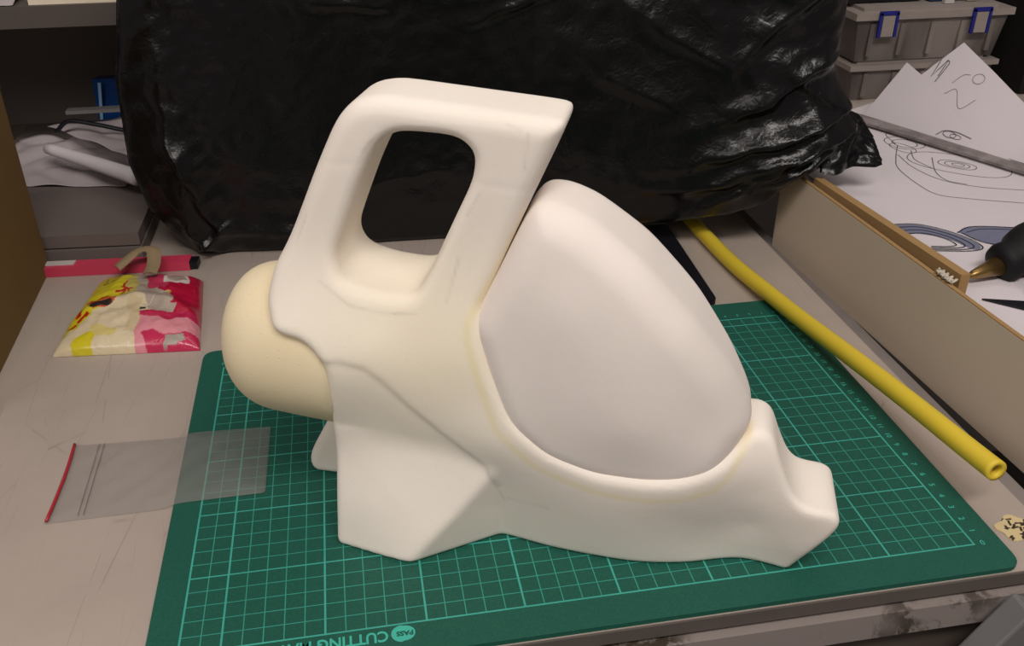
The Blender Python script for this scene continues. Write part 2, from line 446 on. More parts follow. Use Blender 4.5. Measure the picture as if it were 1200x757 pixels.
def tps(pts, X, Z, lam=.02):
    P = np.array(pts, float); n = len(P)
    def U(r2): return r2 * np.log(np.maximum(r2, 1e-9)) * .5
    K = U(((P[:, None, :2] - P[None, :, :2]) ** 2).sum(-1)) + lam * np.eye(n)
    A = np.zeros((n + 3, n + 3)); A[:n, :n] = K; A[:n, n] = 1; A[:n, n + 1:] = P[:, :2]; A[n:, :n] = A[:n, n:].T
    c = np.linalg.solve(A, np.concatenate([P[:, 2], np.zeros(3)]))
    out = c[n] + c[n + 1] * X + c[n + 2] * Z
    for i in range(n): out = out + c[i] * U((X - P[i, 0]) ** 2 + (Z - P[i, 1]) ** 2)
    return out
def blur(D, n=1):
    for _ in range(n):
        for ax in range(3):
            D = (np.roll(D, 1, ax) + 2 * D + np.roll(D, -1, ax)) / 4
    return D
def surface_nets(D, org, h):
    s = D < 0; nx, ny, nz = D.shape
    acc = np.zeros((nx - 1, ny - 1, nz - 1, 3)); cnt = np.zeros((nx - 1, ny - 1, nz - 1))
    def sl(o): return tuple(slice(o[i], D.shape[i] - 1 + o[i]) for i in range(3))
    for ax in range(3):
        for u in (0, 1):
            for v in (0, 1):
                o = [0, 0, 0]; oth = [i for i in range(3) if i != ax]; o[oth[0]] = u; o[oth[1]] = v
                o2 = list(o); o2[ax] = 1
                a, b = D[sl(o)], D[sl(o2)]; m = (a < 0) != (b < 0)
                t = np.where(m, a / np.where(m, a - b, 1), 0)
                cnt += m
                for i in range(3):
                    acc[..., i] += m * (t if i == ax else o[i])
    cell = cnt > 0; idx = -np.ones(cell.shape, int); ii = np.argwhere(cell); idx[cell] = np.arange(len(ii))
    V = (ii + acc[cell] / cnt[cell][:, None]) * h + np.array(org)
    F = []
    for ax in range(3):
        u, v = (ax + 1) % 3, (ax + 2) % 3
        o = [slice(None)] * 3; o[ax] = slice(0, -1); o2 = [slice(None)] * 3; o2[ax] = slice(1, None)
        a, b = s[tuple(o)], s[tuple(o2)]
        for flip in (0, 1):
            m = (a & ~b) if not flip else (~a & b)
            e = np.argwhere(m); e = e[(e[:, u] > 0) & (e[:, v] > 0)]
            du = np.zeros(3, int); du[u] = 1; dvv = np.zeros(3, int); dvv[v] = 1
            q = [idx[tuple((e - du - dvv).T)], idx[tuple((e - dvv).T)], idx[tuple(e.T)], idx[tuple((e - du).T)]]
            q = np.stack(q if not flip else q[::-1], 1); F.append(q[(q >= 0).all(1)])
    return V, np.concatenate(F)
def field_obj(name, D, org, h, mat, parent, colf=None):
    V, F = surface_nets(D, org, h)
    W = ORG[None] + V[:, :1] * tv[None] + V[:, 1:2] * nv[None] + np.array([0, 0, 1.0]) * V[:, 2:3]
    F = F[:, ::-1]                                    # (t, n, z) is left-handed in the world
    return mesh(name, W, F, mat, parent, smooth=True, cols=None if colf is None else colf(V))

BODY = [(-2.8, -1), (21.2, -1), (21.5, 0), (22.2, 1.6), (23.5, 4.0), (23.1, 4.75), (21.6, 4.85), (20.9, 5.5), (20.2, 7.0), (19.7, 8.4), (19.2, 8.8),
        (18.6, 8.8), (18.0, 8.3), (17.0, 7.4), (15.5, 6.75), (13.8, 6.5), (11.2, 6.6), (8.7, 7.5), (6.9, 9.1), (5.9, 12.0), (5.3, 14.6), (5.6, 15.4),
        (7.3, 19.5), (9.05, 23.5), (8.9, 23.8), (4.4, 24.2), (0.9, 24.5), (-.4, 24.2), (-1.3, 23.3), (-2.4, 21.2), (-4.3, 17.2), (-5.1, 15.8),
        (-5.4, 14.4), (-5.0, 13.2), (-4.4, 12.9), (-3.3, 12.7), (-2.6, 12.1), (-2.2, 11.2), (-2.5, 8)]
HOLE = [(-1.9, 16.8), (-1.6, 15.6), (-.2, 15.15), (1.9, 15.0), (2.5, 15.6), (4.0, 18.9), (4.95, 20.9), (5.1, 22.2), (4.3, 22.9), (1.6, 23.0), (.6, 22.3), (-.3, 20.6)]
HULL = [(-5, 24, 2.1), (0, 24, 2.1), (5, 24, 2.1), (9, 24, 2.1), (-3, 20, 2.1), (2, 20, 2.1), (7, 20, 2.1), (-4, 17, 2.2), (4, 17, 2.15), (-5, 15.5, 2.6), (0, 15.5, 2.5), (4.5, 15.5, 2.4),
        (-5, 14, 3.3), (0, 14, 3.1), (4, 14, 2.8), (-4.8, 13, 3.9), (0, 12.6, 3.7), (4.5, 12, 3.2), (-2.4, 11.5, 4.2), (1, 10.5, 3.7), (5, 10, 3.3), (-2.3, 9, 3.75), (2, 8, 3.3),
        (7, 9, 3.4), (6, 7.6, 3.4), (-2.4, 6.5, 3.1), (3, 5.5, 2.7), (9, 6.6, 3.5), (12, 5.8, 3.6), (15, 6.0, 3.5), (17, 7, 3.0), (18, 8.7, 2.0), (19, 9.6, 1.3), (19.6, 8, 1.8),
        (19.1, 5.6, 2.1), (21.8, 4.6, 2.25), (23.2, 4.4, 2.2), (6, 4.8, 2.7), (9, 4.2, 3.05), (12, 3.8, 3.25), (15, 4, 3.05), (17, 4, 2.5), (19.1, 3, 1.6), (21.5, 2, 1.9),
        (5.9, 0, 1.5), (8.6, 0, 2.0), (11, 0, 2.25), (13.8, 0, 2.3), (16.5, 0, 1.8), (19.1, 0, 1.05), (21.6, 0, 1.45), (-2.6, 3, 3.4), (1, 2, 2.2), (-2.6, 0, 2.8), (1.5, 0, 1.6)]
FOOT = [(-2.6, 0, 3.95), (1.7, 0, 4.7), (-2.6, 3, 3.6), (-2.5, 6, 3.2), (-2.4, 8, 3.35), (-.5, 3, 3.85), (1, 6, 3.15), (3.8, 3, 3.75), (6, 6, 2.9), (3, 7.5, 2.85), (1, 8.5, 2.8), (6, 0, 4.6)]
POD = [(4.6, 13.9), (6.0, 16.4), (7.3, 19.3), (7.9, 20.0), (9.0, 19.95), (10.4, 19.35), (12.8, 17.55), (15.4, 14.75), (17.3, 12.1), (18.3, 10.2), (18.55, 9.2), (18.3, 8.3), (17.4, 6.2), (15.6, 5.5),
       (13.8, 5.3), (11.0, 5.5), (8.2, 6.5), (6.2, 8.4), (5.2, 11.6)]
SEAM = [(-2.4, 11.9), (-1.4, 12.0), (-.2, 11.7), (.6, 11.0), (1.9, 9.4), (3.6, 7.6), (5.5, 5.9), (6.2, 4.4)]

def chaikin(P, n=2, q=.22):
    P = np.array(P, float)
    for _ in range(n):
        Q = np.roll(P, -1, 0); L = np.hypot(*(Q - P).T)[:, None]; f = np.minimum(q, .45 / np.maximum(L, 1e-6)); P = np.stack([P * (1 - f) + Q * f, P * f + Q * (1 - f)], 1).reshape(-1, 2)
    return P
def build_body():
    h = .13; t0, n0, z0 = -7.4, -5.6, -.4
    T = np.arange(t0, 24.4, h); N = np.arange(n0, 5.7, h); Z = np.arange(z0, 25.3, h)
    X2, Z2 = np.meshgrid(T, Z, indexing='ij')
    prof = poly_sdf(chaikin(BODY, 2), X2, Z2); hole = poly_sdf(chaikin(HOLE, 3), X2, Z2)
    hull = tps(HULL, X2, Z2, .05); ft = tps(FOOT, X2, Z2, .02)
    pB = 4.65 - .72 * (X2 - 1.7) + .26 * Z2
    ft = -smax(-ft, -pB, .25)
    ft = np.where((Z2 > 9.5) | (X2 > 8.5), -1, ft - np.clip((Z2 - 7.5) * .8, 0, 2))
    wd = smax(hull, ft, .25)
    wd = np.clip(wd, .6, 4.8)
    # the shell stands a little proud of the flank below its seam; pencilled construction lines are shallow scores
    sd = line_dist(SEAM, X2, Z2)
    below = (Z2 < np.interp(X2, [p[0] for p in SEAM], [p[1] for p in SEAM])) & (X2 < 6.2)
    wd = wd - np.where(below, .11 * np.clip(sd / .12, 0, 1) * np.clip(1.6 - sd / 3, 0, 1), 0) - .03 * np.exp(-(sd / .12) ** 2)
    for L in ([(-2.2, 21.3), (.3, 21.5)], [(5.1, 20.9), (8.0, 20.6)], [(19.05, .2), (19.1, 5.5)]):
        wd = wd - .022 * np.exp(-(line_dist(L, X2, Z2) / .1) ** 2)
    gx, gz = np.gradient(wd, h); cor = 1 / np.sqrt(1 + np.minimum(gx ** 2 + gz ** 2, 4))
    rr = np.interp(Z2, [0, 5, 9, 15, 18, 25], [.35, .55, .5, .75, .85, .85])
    rr = np.where(X2 > 18, np.interp(X2, [18, 19.5], [.5, .34]), rr)
    NN = np.abs(N)[None, :, None]
    side = (NN - wd[:, None, :]) * cor[:, None, :]
    D = rmax(side, np.broadcast_to(prof[:, None, :], side.shape), rr[:, None, :])
    D = rmax(D, np.broadcast_to(-hole[:, None, :], side.shape), .55)
    # far rear toe of the skirt, set further back than the near one
    toe = poly_sdf(chaikin([(-2.0, 8.2), (-3.8, 6.6), (-5.2, 3.6), (-6.5, 1.2), (-6.6, .2), (-5.6, -1), (-1, -1), (0, 5)], 2), X2, Z2)
    Dt = rmax(np.abs(N + 3.0)[None, :, None] - 1.15 + 0 * side, np.broadcast_to(toe[:, None, :], side.shape), .5)
    D = smin(D, Dt, .5)
    D = rmax(D, np.broadcast_to((.02 - Z)[None, None, :], side.shape), .18)
    D = blur(D, 1)
    return D, (t0, n0, z0), h
model = thing('foam_vacuum_model', tuple(ORG + 9 * tv), 'off-white carved foam mock-up of a handheld vacuum cleaner standing on the green mat', 'foam model')
D, org, h = build_body(); 
PENCIL = [[(7.5, 23.3), (7.35, 21.7)], [(6.6, 23.6), (7.2, 23.4)], [(0.0, 22.0), (.5, 22.6)], [(-3.0, 18.8), (-3.7, 17.2)], [(5.3, 20.4), (4.7, 19.3)], [(4.3, 17.2), (3.7, 15.0)],
          [(-2.5, 15.6), (-1.0, 14.6), (.7, 14.3), (2.3, 14.4)], [(4.0, 18.5), (3.0, 16.5)], [(6.6, 3.5), (8.8, 3.5)], [(5.6, 5.6), (6.4, 3.2)]]
def body_tone(V):
    T, N, Z = V.T
    cream = np.clip(1.15 - np.hypot((T - 3) / 8.5, (Z - 12.5) / 6.5), 0, 1)[:, None]
    c = 1 - cream * np.array([[.025, .035, .15]])
    # yellow glue squeezed into the joint with the pod
    d = np.abs(poly_sdf(chaikin(POD, 2), T, Z)); g = (np.clip(1 - d / .34, 0, 1) * (N > .5) * (Z > 5) * .6)[:, None]
    c = c * (1 - g * np.array([[.04, .09, .38]]))
    p = np.zeros(len(T))
    for L in PENCIL: p = np.maximum(p, np.exp(-(line_dist(L, T, Z) / .07) ** 2))
    p = p * (N > 1) * np.clip(.75 + .25 * np.sin(T * 3 + Z * 2), 0, 1)
    return c * (1 - .15 * p[:, None])
field_obj('body_shell', D, org, h, M_SHELL, model, body_tone)

def build_pod():
    h = .14; t0, n0, z0 = 4.0, -4.6, 4.8
    T = np.arange(t0, 19.4, h); N = np.arange(n0, 4.7, h); Z = np.arange(z0, 20.8, h)
    X2, Z2 = np.meshgrid(T, Z, indexing='ij')
    prof = poly_sdf(chaikin(POD, 3), X2, Z2)
    wd = tps([(6, 15, 3.0), (8, 19.5, 2.7), (10, 12, 3.75), (8, 9, 3.45), (13, 9.5, 3.8), (14, 14, 3.4), (11, 18, 3.0), (18, 10, 2.2), (16.5, 8, 3.0), (12, 6.6, 3.4), (6, 12, 3.2), (14, 6.4, 3.3), (9, 15.5, 3.5)], X2, Z2)
    NN = np.abs(N)[None, :, None]
    D = rmax(np.broadcast_to(NN - wd[:, None, :], (len(T), len(N), len(Z))), np.broadcast_to(prof[:, None, :], (len(T), len(N), len(Z))), 1.5)
    return blur(D, 1), (t0, n0, z0), h
D, org, h = build_pod(); tag(field_obj('dust_pod', D, org, h, M_POD, model), 'smooth whiter egg-shaped foam pod in the body\'s front opening')

def build_barrel():
    # lathe about the long axis: a cylinder with a softly domed end
    r = 4.05; V, F = [], []; seg = 72
    prof = [(-1.9, r * .8), (-2.15, r * .96), (-2.6, r), (-4.6, r * .995), (-5.9, r * .985)]
    for k in range(1, 13):
        a = math.pi / 2 * k / 12; prof.append((-5.9 - 2.75 * math.sin(a) ** 1.0, max(.001, r * .985 * math.cos(a) ** .62)))
    prof.append((-8.67, .001))
    for T, rad in prof:
        c = ORG + tv * T; zc = 10.2 - .085 * T
        for k in range(seg):
            a = 2 * math.pi * k / seg; V.append(c + nv * rad * math.cos(a) + np.array([0, 0, zc + rad * math.sin(a)]))
    for i in range(len(prof) - 1):
        for k in range(seg): F.append([i * seg + k, i * seg + (k + 1) % seg, (i + 1) * seg + (k + 1) % seg, (i + 1) * seg + k])
    F.append([k for k in range(seg)][::-1]); F.append([(len(prof) - 1) * seg + k for k in range(seg)])
    bm = bmesh.new(); vs = [bm.verts.new(v) for v in V]
    for f in F: bm.faces.new([vs[i] for i in f])
    return bm_out('motor_barrel', bm, M_BARREL, model, smooth=True)
tag(build_barrel(), 'yellower porous foam cylinder with a domed end at the rear')

# ------------------------------------------------------------------ yellow tube, black stick
path = spline([(2.16, 2.36, 2.9), (1.96, 5.04, 2.7), (1.65, 10.83, 2.2), (1.21, 16.52, 1.7), (.65, 23.15, 1.1), (.21, 29.0, .68), (-.23, 34.33, .4), (-.5, 40, .37), (-.8, 50, .37)], 10)
Vo, Fo = sweep(path, .64, 28, cap=False); n = len(Vo)
Vi, Fi = sweep(path, .34, 28, cap=False, start=n)
V = Vo + Vi; F = Fo + [f[::-1] for f in Fi]; L = len(path) - 1
for k in range(28):
    k2 = (k + 1) % 28; F.append([k, n + k, n + k2, k2]); F.append([L * 28 + k, L * 28 + k2, n + L * 28 + k2, n + L * 28 + k])
o = mesh('yellow_tube', V, F, M_YEL, smooth=True); tag(o, 'long yellow hollow plastic tube lying across the mat\'s right corner', 'tube')

bm = bmesh.new(); add_prism(bm, round_poly([(-4.95, 28.75), (-3.75, 29.0), (-3.0, 44), (-5.6, 44)], .4), TZ + .01, TZ + .5)
tag(bm_out('black_stick', bm, M_BLACK, bevel=.1), 'flat black tapered stick behind the foam model, under the bin bag', 'stick')
o = box('tan_eraser', (-6.8, 40.2, TZ + .4), (1.6, 2.2, .75), simple('tan_rubber', srgb(176, 140, 84), .7, .2), bevel=.1)
tag(o, 'small tan block beside the black stick at the bag\'s foot', 'block')

# ------------------------------------------------------------------ black bin bag: crumpled closed skin round a bulky load
def build_bag():
    nu, nvv = 250, 150
    # outline of the front as left / right edge by height (x, z)
    left = [(-46.5, -.2), (-47.8, 1.2), (-49.6, 4), (-50.4, 8), (-50.1, 15.2), (-48.6, 22), (-47, 30), (-40, 37)]
    right = [(10.8, 8.0), (11.6, 9.4), (11.0, 11.2), (9.2, 14), (7.8, 17.7), (8.8, 22), (7.0, 30), (2, 37)]
    zs = np.linspace(0, 1, nvv)
    def side(P):
        P = np.array(P); s = np.concatenate([[0], np.cumsum(np.hypot(*np.diff(P, axis=0).T))]); s /= s[-1]
        return np.interp(zs, s, P[:, 0]), np.interp(zs, s, P[:, 1])
    lx, lz = side(left); rx, rz = side(right)
    U, Vv = np.meshgrid(np.linspace(0, 1, nu), zs, indexing='ij')
    X = lx[None] * (1 - U) + rx[None] * U; Z = lz[None] * (1 - U) + rz[None] * U
    # bottom hem lifts towards the right where it rides over the tube
    bot = np.interp(X, [-50, -46, -17, -14, -10, -6, 0, 3, 5, 6, 8, 12], [.0, -.28, -.28, .3, 1.2, 1.9, 3.2, 4.4, 6.4, 7.1, 7.6, 7.9])
    Z = Z + (bot - Z[:, :1]) * (1 - Vv) ** 4
    edge = np.minimum(U, 1 - U) * 2; eh = np.sqrt(np.clip(1 - (1 - np.clip(edge / .35, 0, 1)) ** 2, 0, 1))
    bh = np.sqrt(np.clip(1 - (1 - np.clip(Vv / .22, 0, 1)) ** 2, 0, 1)); th = np.sqrt(np.clip(1 - (1 - np.clip((1 - Vv) / .2, 0, 1)) ** 2, 0, 1))
    # the right part hangs forward over the desk and the divider
    yf = np.interp(X, [-50, -30, -16, -10, -4, 2, 6, 12], [44.3, 44.3, 43.6, 41.3, 38.0, 36.0, 35.2, 36.0])
    Y = yf + 3.2 - 3.2 * eh * (.45 + .55 * bh) * th
    P2 = np.stack([X, Z], -1)
    rng = np.random.RandomState(7)
    def tri(a): return np.abs((a % 1) - .5) * 2
    def warp(sc, seed):
        out = np.zeros(X.shape)
        for i in range(4):
            k = rng.randn(2) / sc; out += np.sin(P2 @ k + rng.rand() * 7)
        return out / 4
    H = np.zeros(X.shape)
    for sc, amp, cnt in ((14, 1.0, 5), (6.5, .5, 7), (3.0, .26, 9), (1.5, .12, 10)):
        for i in range(cnt):
            a = rng.rand() * math.pi; d = np.array([math.cos(a), math.sin(a)]) / sc
            mask = np.clip(warp(sc * 1.2, 0) * 1.6 + .25, 0, 1)
            H += amp * mask * (tri(P2 @ d + rng.rand() + .35 * warp(sc * 1.5, 0)) ** 1.6 - .4)
    calm = .35 + .65 * np.clip(np.maximum((X + 4) / 8, (-40 - X) / 5), 0, 1) + .35 * np.exp(-((Z - 24) / 4) ** 2) * (X > -30)
    Y -= H * .52 * np.clip(calm, 0, 1.2) * (.4 + .6 * eh)
    # long folds gathered to the lower right corner and the left flank
    NA = 1.6 * np.sin(X * .45 + 1.3 * np.sin(Z * .4)) + .5 * np.sin(X * 2.1 - Z * 1.4 + 1); NB = 1.6 * np.sin(Z * .5 + 1.2 * np.sin(X * .35)) + .5 * np.sin(Z * 2.3 + X * 1.2)
    def fold(p, q, amp, wd):
        nonlocal Y
        p, q = np.array(p, float), np.array(q, float); e = q - p; L = math.hypot(*e)
        wx = .16 * NA + .08 * NB; wz = .18 * NB - .08 * NA
        t = ((X + wx - p[0]) * e[0] + (Z + wz - p[1]) * e[1]) / (L * L); sg = ((X + wx - p[0]) * -e[1] + (Z + wz - p[1]) * e[0]) / L
        w1 = wd * (1.9 - .9 * np.clip(t, 0, 1)); pr = np.where(sg > 0, np.exp(-(sg / (w1 * 1.5)) ** 1.2), np.exp(-(np.abs(sg) / (w1 * .45)) ** 1.6))
        Y -= amp * pr * np.clip(t / .45, 0, 1) ** 1.2 * np.clip((1.12 - t) / .2, 0, 1)
    fold((-9, 7.0), (11.4, 13.6), 1.5, .8); fold((-7, 9.5), (9.2, 18.5), 1.1, .9); fold((-3, 6.6), (11.0, 11.0), 1.3, .6)
    fold((12, 11.6), (3.0, 6.4), 1.0, .6); fold((9.5, 12), (-1, 5.0), .8, .7); fold((-4, 14), (7.5, 25), .8, .9); fold((-12, 5.5), (4, 7.4), .9, .8); fold((2, 17), (9.0, 13), .6, .6)
    fold((-46.5, 24), (-46, 1), 1.0, 1.1); fold((-49.5, 9), (-44.5, .4), .9, .5); fold((-47, 11), (-43.5, 3), .7, .5); fold((-48.5, 14), (-45.5, 7), .6, .5); fold((-45, 2.6), (-34, 1.6), 1.1, .8); fold((-41, 4.2), (-46, .8), .7, .5)
    fold((-26, 21.5), (-13, 22.6), .8, .8); fold((-23, 19.5), (-15, 21.0), .6, .6); fold((-38, 22), (-28, 20.4), .5, .8); fold((-36, 4.5), (-24, 7), .5, .7); fold((-16, 19), (-6, 13), .5, 1.0); fold((-12, 22), (-2, 17), .6, .9)
    V = np.stack([X, Y, Z], -1).reshape(-1, 3)
    F = []
    id_ = np.arange(nu * nvv).reshape(nu, nvv)
    F.append(np.stack([id_[:-1, :-1], id_[1:, :-1], id_[1:, 1:], id_[:-1, 1:]], -1).reshape(-1, 4))
    # back skin
    Yb = 52 + 6 * eh * th; Vb = np.stack([X, Yb, np.maximum(Z, -.28)], -1).reshape(-1, 3); nb = len(V)
    ib = id_ + nb
    F.append(np.stack([ib[:-1, :-1], ib[:-1, 1:], ib[1:, 1:], ib[1:, :-1]], -1).reshape(-1, 4))
    for s in (np.stack([id_[:, 0], ib[:, 0]]), np.stack([id_[:, -1], ib[:, -1]]), np.stack([id_[0], ib[0]]), np.stack([id_[-1], ib[-1]])):
        F.append(np.stack([s[0, :-1], s[1, :-1], s[1, 1:], s[0, 1:]], -1))
    V = np.concatenate([V, Vb]); V[:, 2] = np.maximum(V[:, 2], TZ + .02)
    return V, np.concatenate(F)
V, F = build_bag()
bag = thing('bin_bag', (-18, 48, TZ), 'big crumpled black plastic bin bag filling the back of the desk', 'bin bag')
mesh('bag_body', V, F, M_BAG, bag, smooth=True)
# flattened corner of the bag sticking out on the right
def flap():
    nu, nv_ = 40, 26; V = []
    for i in range(nu):
        u = i / (nu - 1)
        for j in range(nv_):
            v = j / (nv_ - 1)
            top = np.array([9.0 + 3.4 * u, 38.0 + .2 * u, 12.2 - 1.4 * u ** 2]); bot = np.array([7.5 + 6.0 * u, 36.0 + 1.2 * u, 7.3 + .2 * u])
            if u > .75: top = top * (1 - (u - .75) * 1.2) + bot * (u - .75) * 1.2
            p = top * (1 - v) + bot * v; p[1] += .5 * math.sin(9 * u + 3 * v) * v + .25 * noise.noise(Vector((u * 7, v * 7, 3)))
            V.append(p)
    F = [[i * nv_ + j, (i + 1) * nv_ + j, (i + 1) * nv_ + j + 1, i * nv_ + j + 1] for i in range(nu - 1) for j in range(nv_ - 1)]
    n = len(V); V += [p + np.array([.1, .6, 0]) for p in V]; F += [[a + n for a in f][::-1] for f in F]
    return V, F
mesh('bag_corner', *flap(), M_BAG, bag, smooth=True)

# ------------------------------------------------------------------ cardboard box on the left
cb = thing('cardboard_box', (-68, 33, TZ), 'plain brown cardboard box at the left edge of the desk', 'box')
def quadprism(name, P, z0, z1, mat, parent, bev=.1):
    bm = bmesh.new(); add_prism(bm, P, z0, z1); return bm_out(name, bm, mat, parent, bevel=bev)
PX = [(-57.6, 22.5), (-58.3, 45.5), (-82, 45.0), (-81.5, 22.0)]
quadprism('box_body', PX, TZ + .01, 15.6, M_CARD, cb, .15)
quadprism('box_flap', [(PX[0][0] + .06, 22.4), (-58.24, 45.6), (-70, 45.3), (-69.5, 22.3)], 15.62, 15.95, M_CARD, cb, .05)
quadprism('box_flap', [(-70.1, 22.3), (-70.5, 45.3), (-82, 45.1), (-81.5, 22.0)], 15.62, 15.95, M_CARD, cb, .05)

# ------------------------------------------------------------------ snack packet
def packet():
    nu, nv_ = 150, 120
    c = [np.array(p, float) for p in ((-54.6, 30.2), (-44.0, 29.2), (-44.9, 40.6), (-53.2, 42.0))]
    U, Vv = np.meshgrid(np.linspace(0, 1, nu), np.linspace(0, 1, nv_), indexing='ij')
    P = (c[0] * ((1 - U) * (1 - Vv))[..., None] + c[1] * (U * (1 - Vv))[..., None] + c[2] * (U * Vv)[..., None] + c[3] * ((1 - U) * Vv)[..., None])
    eu = np.clip(1 - (2 * np.abs(U - .5)) ** 4, 0, 1); ev = np.clip(1 - (2 * np.abs(Vv - .5)) ** 5, 0, 1)
    H = 1.45 * (eu * ev) ** .45
    wob = np.array([[noise.noise(Vector((u * 5, v * 5, 1))) * .35 + noise.noise(Vector((u * 14, v * 14, 4))) * .13 for v in Vv[0]] for u in U[:, 0]])
    H = H * (1 + .36 * wob) + .14 * wob * eu * ev
    H += .5 * np.exp(-((Vv - (.30 + .22 * np.sin(U * 3))) / .07) ** 2) * eu * ev
    yel = np.array(srgb(224, 208, 40)); cream = np.array(srgb(232, 214, 178)); mag = np.array(srgb(190, 20, 60)); pink = np.array(srgb(232, 150, 160)); clear = np.array(srgb(188, 172, 158)); blk = np.array(srgb(30, 22, 20)); red = np.array(srgb(190, 34, 24)); orange = np.array(srgb(214, 92, 50)); wht = np.array(srgb(226, 214, 208))
    C = np.tile(yel, (nu, nv_, 1))
    U0, V0 = U, Vv
    wn = np.array([[noise.noise(Vector((u * 6, v * 6, 9))) + .5 * noise.noise(Vector((u * 15, v * 15, 2))) for v in V0[0]] for u in U0[:, 0]]); wm = np.array([[noise.noise(Vector((u * 6, v * 6, 19))) + .5 * noise.noise(Vector((u * 15, v * 15, 12))) for v in V0[0]] for u in U0[:, 0]])
    U = U0 + .045 * wn + .06 * (V0 - .5) * (U0 > .4); Vv = V0 + .045 * wm
    def put(m, c): C[m] = c
    put(U + .10 * Vv > .50, clear); put((U + .10 * Vv > .43) & (U + .1 * Vv < .52), np.array(srgb(206, 190, 100)))
    put((U > .58) & (Vv > .40) & (U + .2 * Vv > .80), mag)
    put((U > .80) & (Vv > .3), mag)
    put(np.hypot((U - .63) * 1.3, Vv - .80) < .14, np.array(srgb(206, 60, 96)))
    put((np.abs(np.hypot((U - .80), (Vv - .86) * 1.2) - .10) < .018) & (Vv > .6), wht)
    put(np.hypot(U - .80, (Vv - .86) * 1.2) < .085, clear)
    put(np.hypot(U - .74, Vv - .63) < .035, np.array(srgb(226, 170, 30)))
    put(np.hypot((U - .66), (Vv - .50)) < .14, clear)
    # the folded cream wrapper flap along the near side
    flap_ = Vv < np.interp(U, [0, .12, .3, .46, .56, .64], [.10, .24, .44, .58, .52, .22]) + .015 * np.sin(U * 40)
    put(flap_ & (U < .62), cream)
    put((Vv < .26) & (U > .55), pink); put((Vv > .25) & (Vv < .33) & (U > .52), np.array(srgb(200, 40, 84)))
    put((Vv < .09) & (U > .6), np.array(srgb(204, 44, 88))); put((Vv > .02) & (Vv < .08) & (U > .72) & (U < .88), np.array(srgb(170, 160, 150)))
    put((Vv < .10) & (U > .12) & (U < .30), yel)
    put((np.hypot((U - .33) * .6, Vv - .13) < .045), np.array(srgb(226, 206, 130)))
    # red brush strokes and the dark round picture on the yellow side
    put((np.hypot((U - .27) / 1.5, Vv - .45) < .085) & ~flap_, orange)
    put((np.hypot((U - .22) / 1.2, Vv - .44) < .06) & ~flap_, blk)
    def stroke(u0, v0, u1, v1, w, c):
        e = np.array([u1 - u0, v1 - v0]); t = np.clip(((U - u0) * e[0] + (Vv - v0) * e[1]) / (e @ e), 0, 1)
        put(np.hypot(U - u0 - e[0] * t, Vv - v0 - e[1] * t) < w, c)
    for s in ((.27, .63, .42, .66), (.36, .76, .35, .60), (.40, .62, .33, .69)): stroke(*s, .010, red)
    for s in ((.09, .34, .13, .46), (.10, .28, .15, .33), (.13, .52, .22, .55), (.05, .22, .08, .25)): stroke(*s, .016, red)
    for u in (.12, .16, .20, .24): stroke(u, .88, u + .005, .80, .006, np.array(srgb(90, 84, 20)))
    stroke(.14, .79, .25, .80, .006, blk)
    for k in range(0): stroke(.15 + .02 * k, .02, .15 + .02 * k, .07, .003, np.array(srgb(120, 100, 30)))
    put((np.abs(U - .545) < .035) & (np.abs(Vv - .385) < .018), blk)
    stroke(.56, .40, .74, .66, .005, wht); put((np.abs(U - .50) < .05) & (Vv > .12) & (Vv < .5), np.array(srgb(222, 200, 160)))
    C *= (.86 + .12 * wob)[..., None]
    V = np.stack([P[..., 0], P[..., 1], TZ + .05 + H], -1).reshape(-1, 3); n = len(V)
    V2 = V.copy(); V2[:, 2] = TZ + .02
    i = np.arange(n).reshape(nu, nv_)
    F = [np.stack([i[:-1, :-1], i[1:, :-1], i[1:, 1:], i[:-1, 1:]], -1).reshape(-1, 4), np.stack([i[:-1, :-1], i[:-1, 1:], i[1:, 1:], i[1:, :-1]], -1).reshape(-1, 4) + n]
    for s in (i[:, 0], i[:, -1][::-1], i[0][::-1], i[-1]): F.append(np.stack([s[:-1], s[:-1] + n, s[1:] + n, s[1:]], -1))
    return np.concatenate([V, V2]), np.concatenate(F), np.concatenate([C.reshape(-1, 3)] * 2)
V, F, C = packet()
pk = thing('sweet_packet', (-49, 35.5, TZ), 'yellow and pink plastic wrapped packet in front of the cardboard box', 'packet')
mesh('wrapper', V, F, M_PACK, pk, smooth=True, cols=C)
# folded wrapper tail sticking up at the back
tail = spline([(-51.8, 41.6, 1.3), (-50.2, 42.9, 2.1), (-48.9, 42.6, 2.3), (-48.6, 40.8, 1.9), (-48.7, 39.0, 1.75)], 8)
V = []; F = []
for k, p in enumerate(tail):
    d = tail[min(k + 1, len(tail) - 1)] - tail[max(k - 1, 0)]; d /= np.linalg.norm(d); s = np.cross(d, (0, 0, 1)); s /= np.linalg.norm(s)
    for m in (-.55, -.2, .2, .55): V.append(p + s * m + np.array([0, 0, .12 * math.cos(m * 5)]))
for k in range(len(tail) - 1):
    for m in range(3): F.append([k * 4 + m, k * 4 + m + 1, k * 4 + 5 + m, k * 4 + 4 + m])
n = len(V); V += [v - np.array([0, 0, .06]) for v in V]; F += [[a + n for a in f][::-1] for f in F]
mesh('wrapper_tail', V, F, simple('wrapper_tail_film', srgb(150, 130, 100), .45, .4), pk, smooth=True)

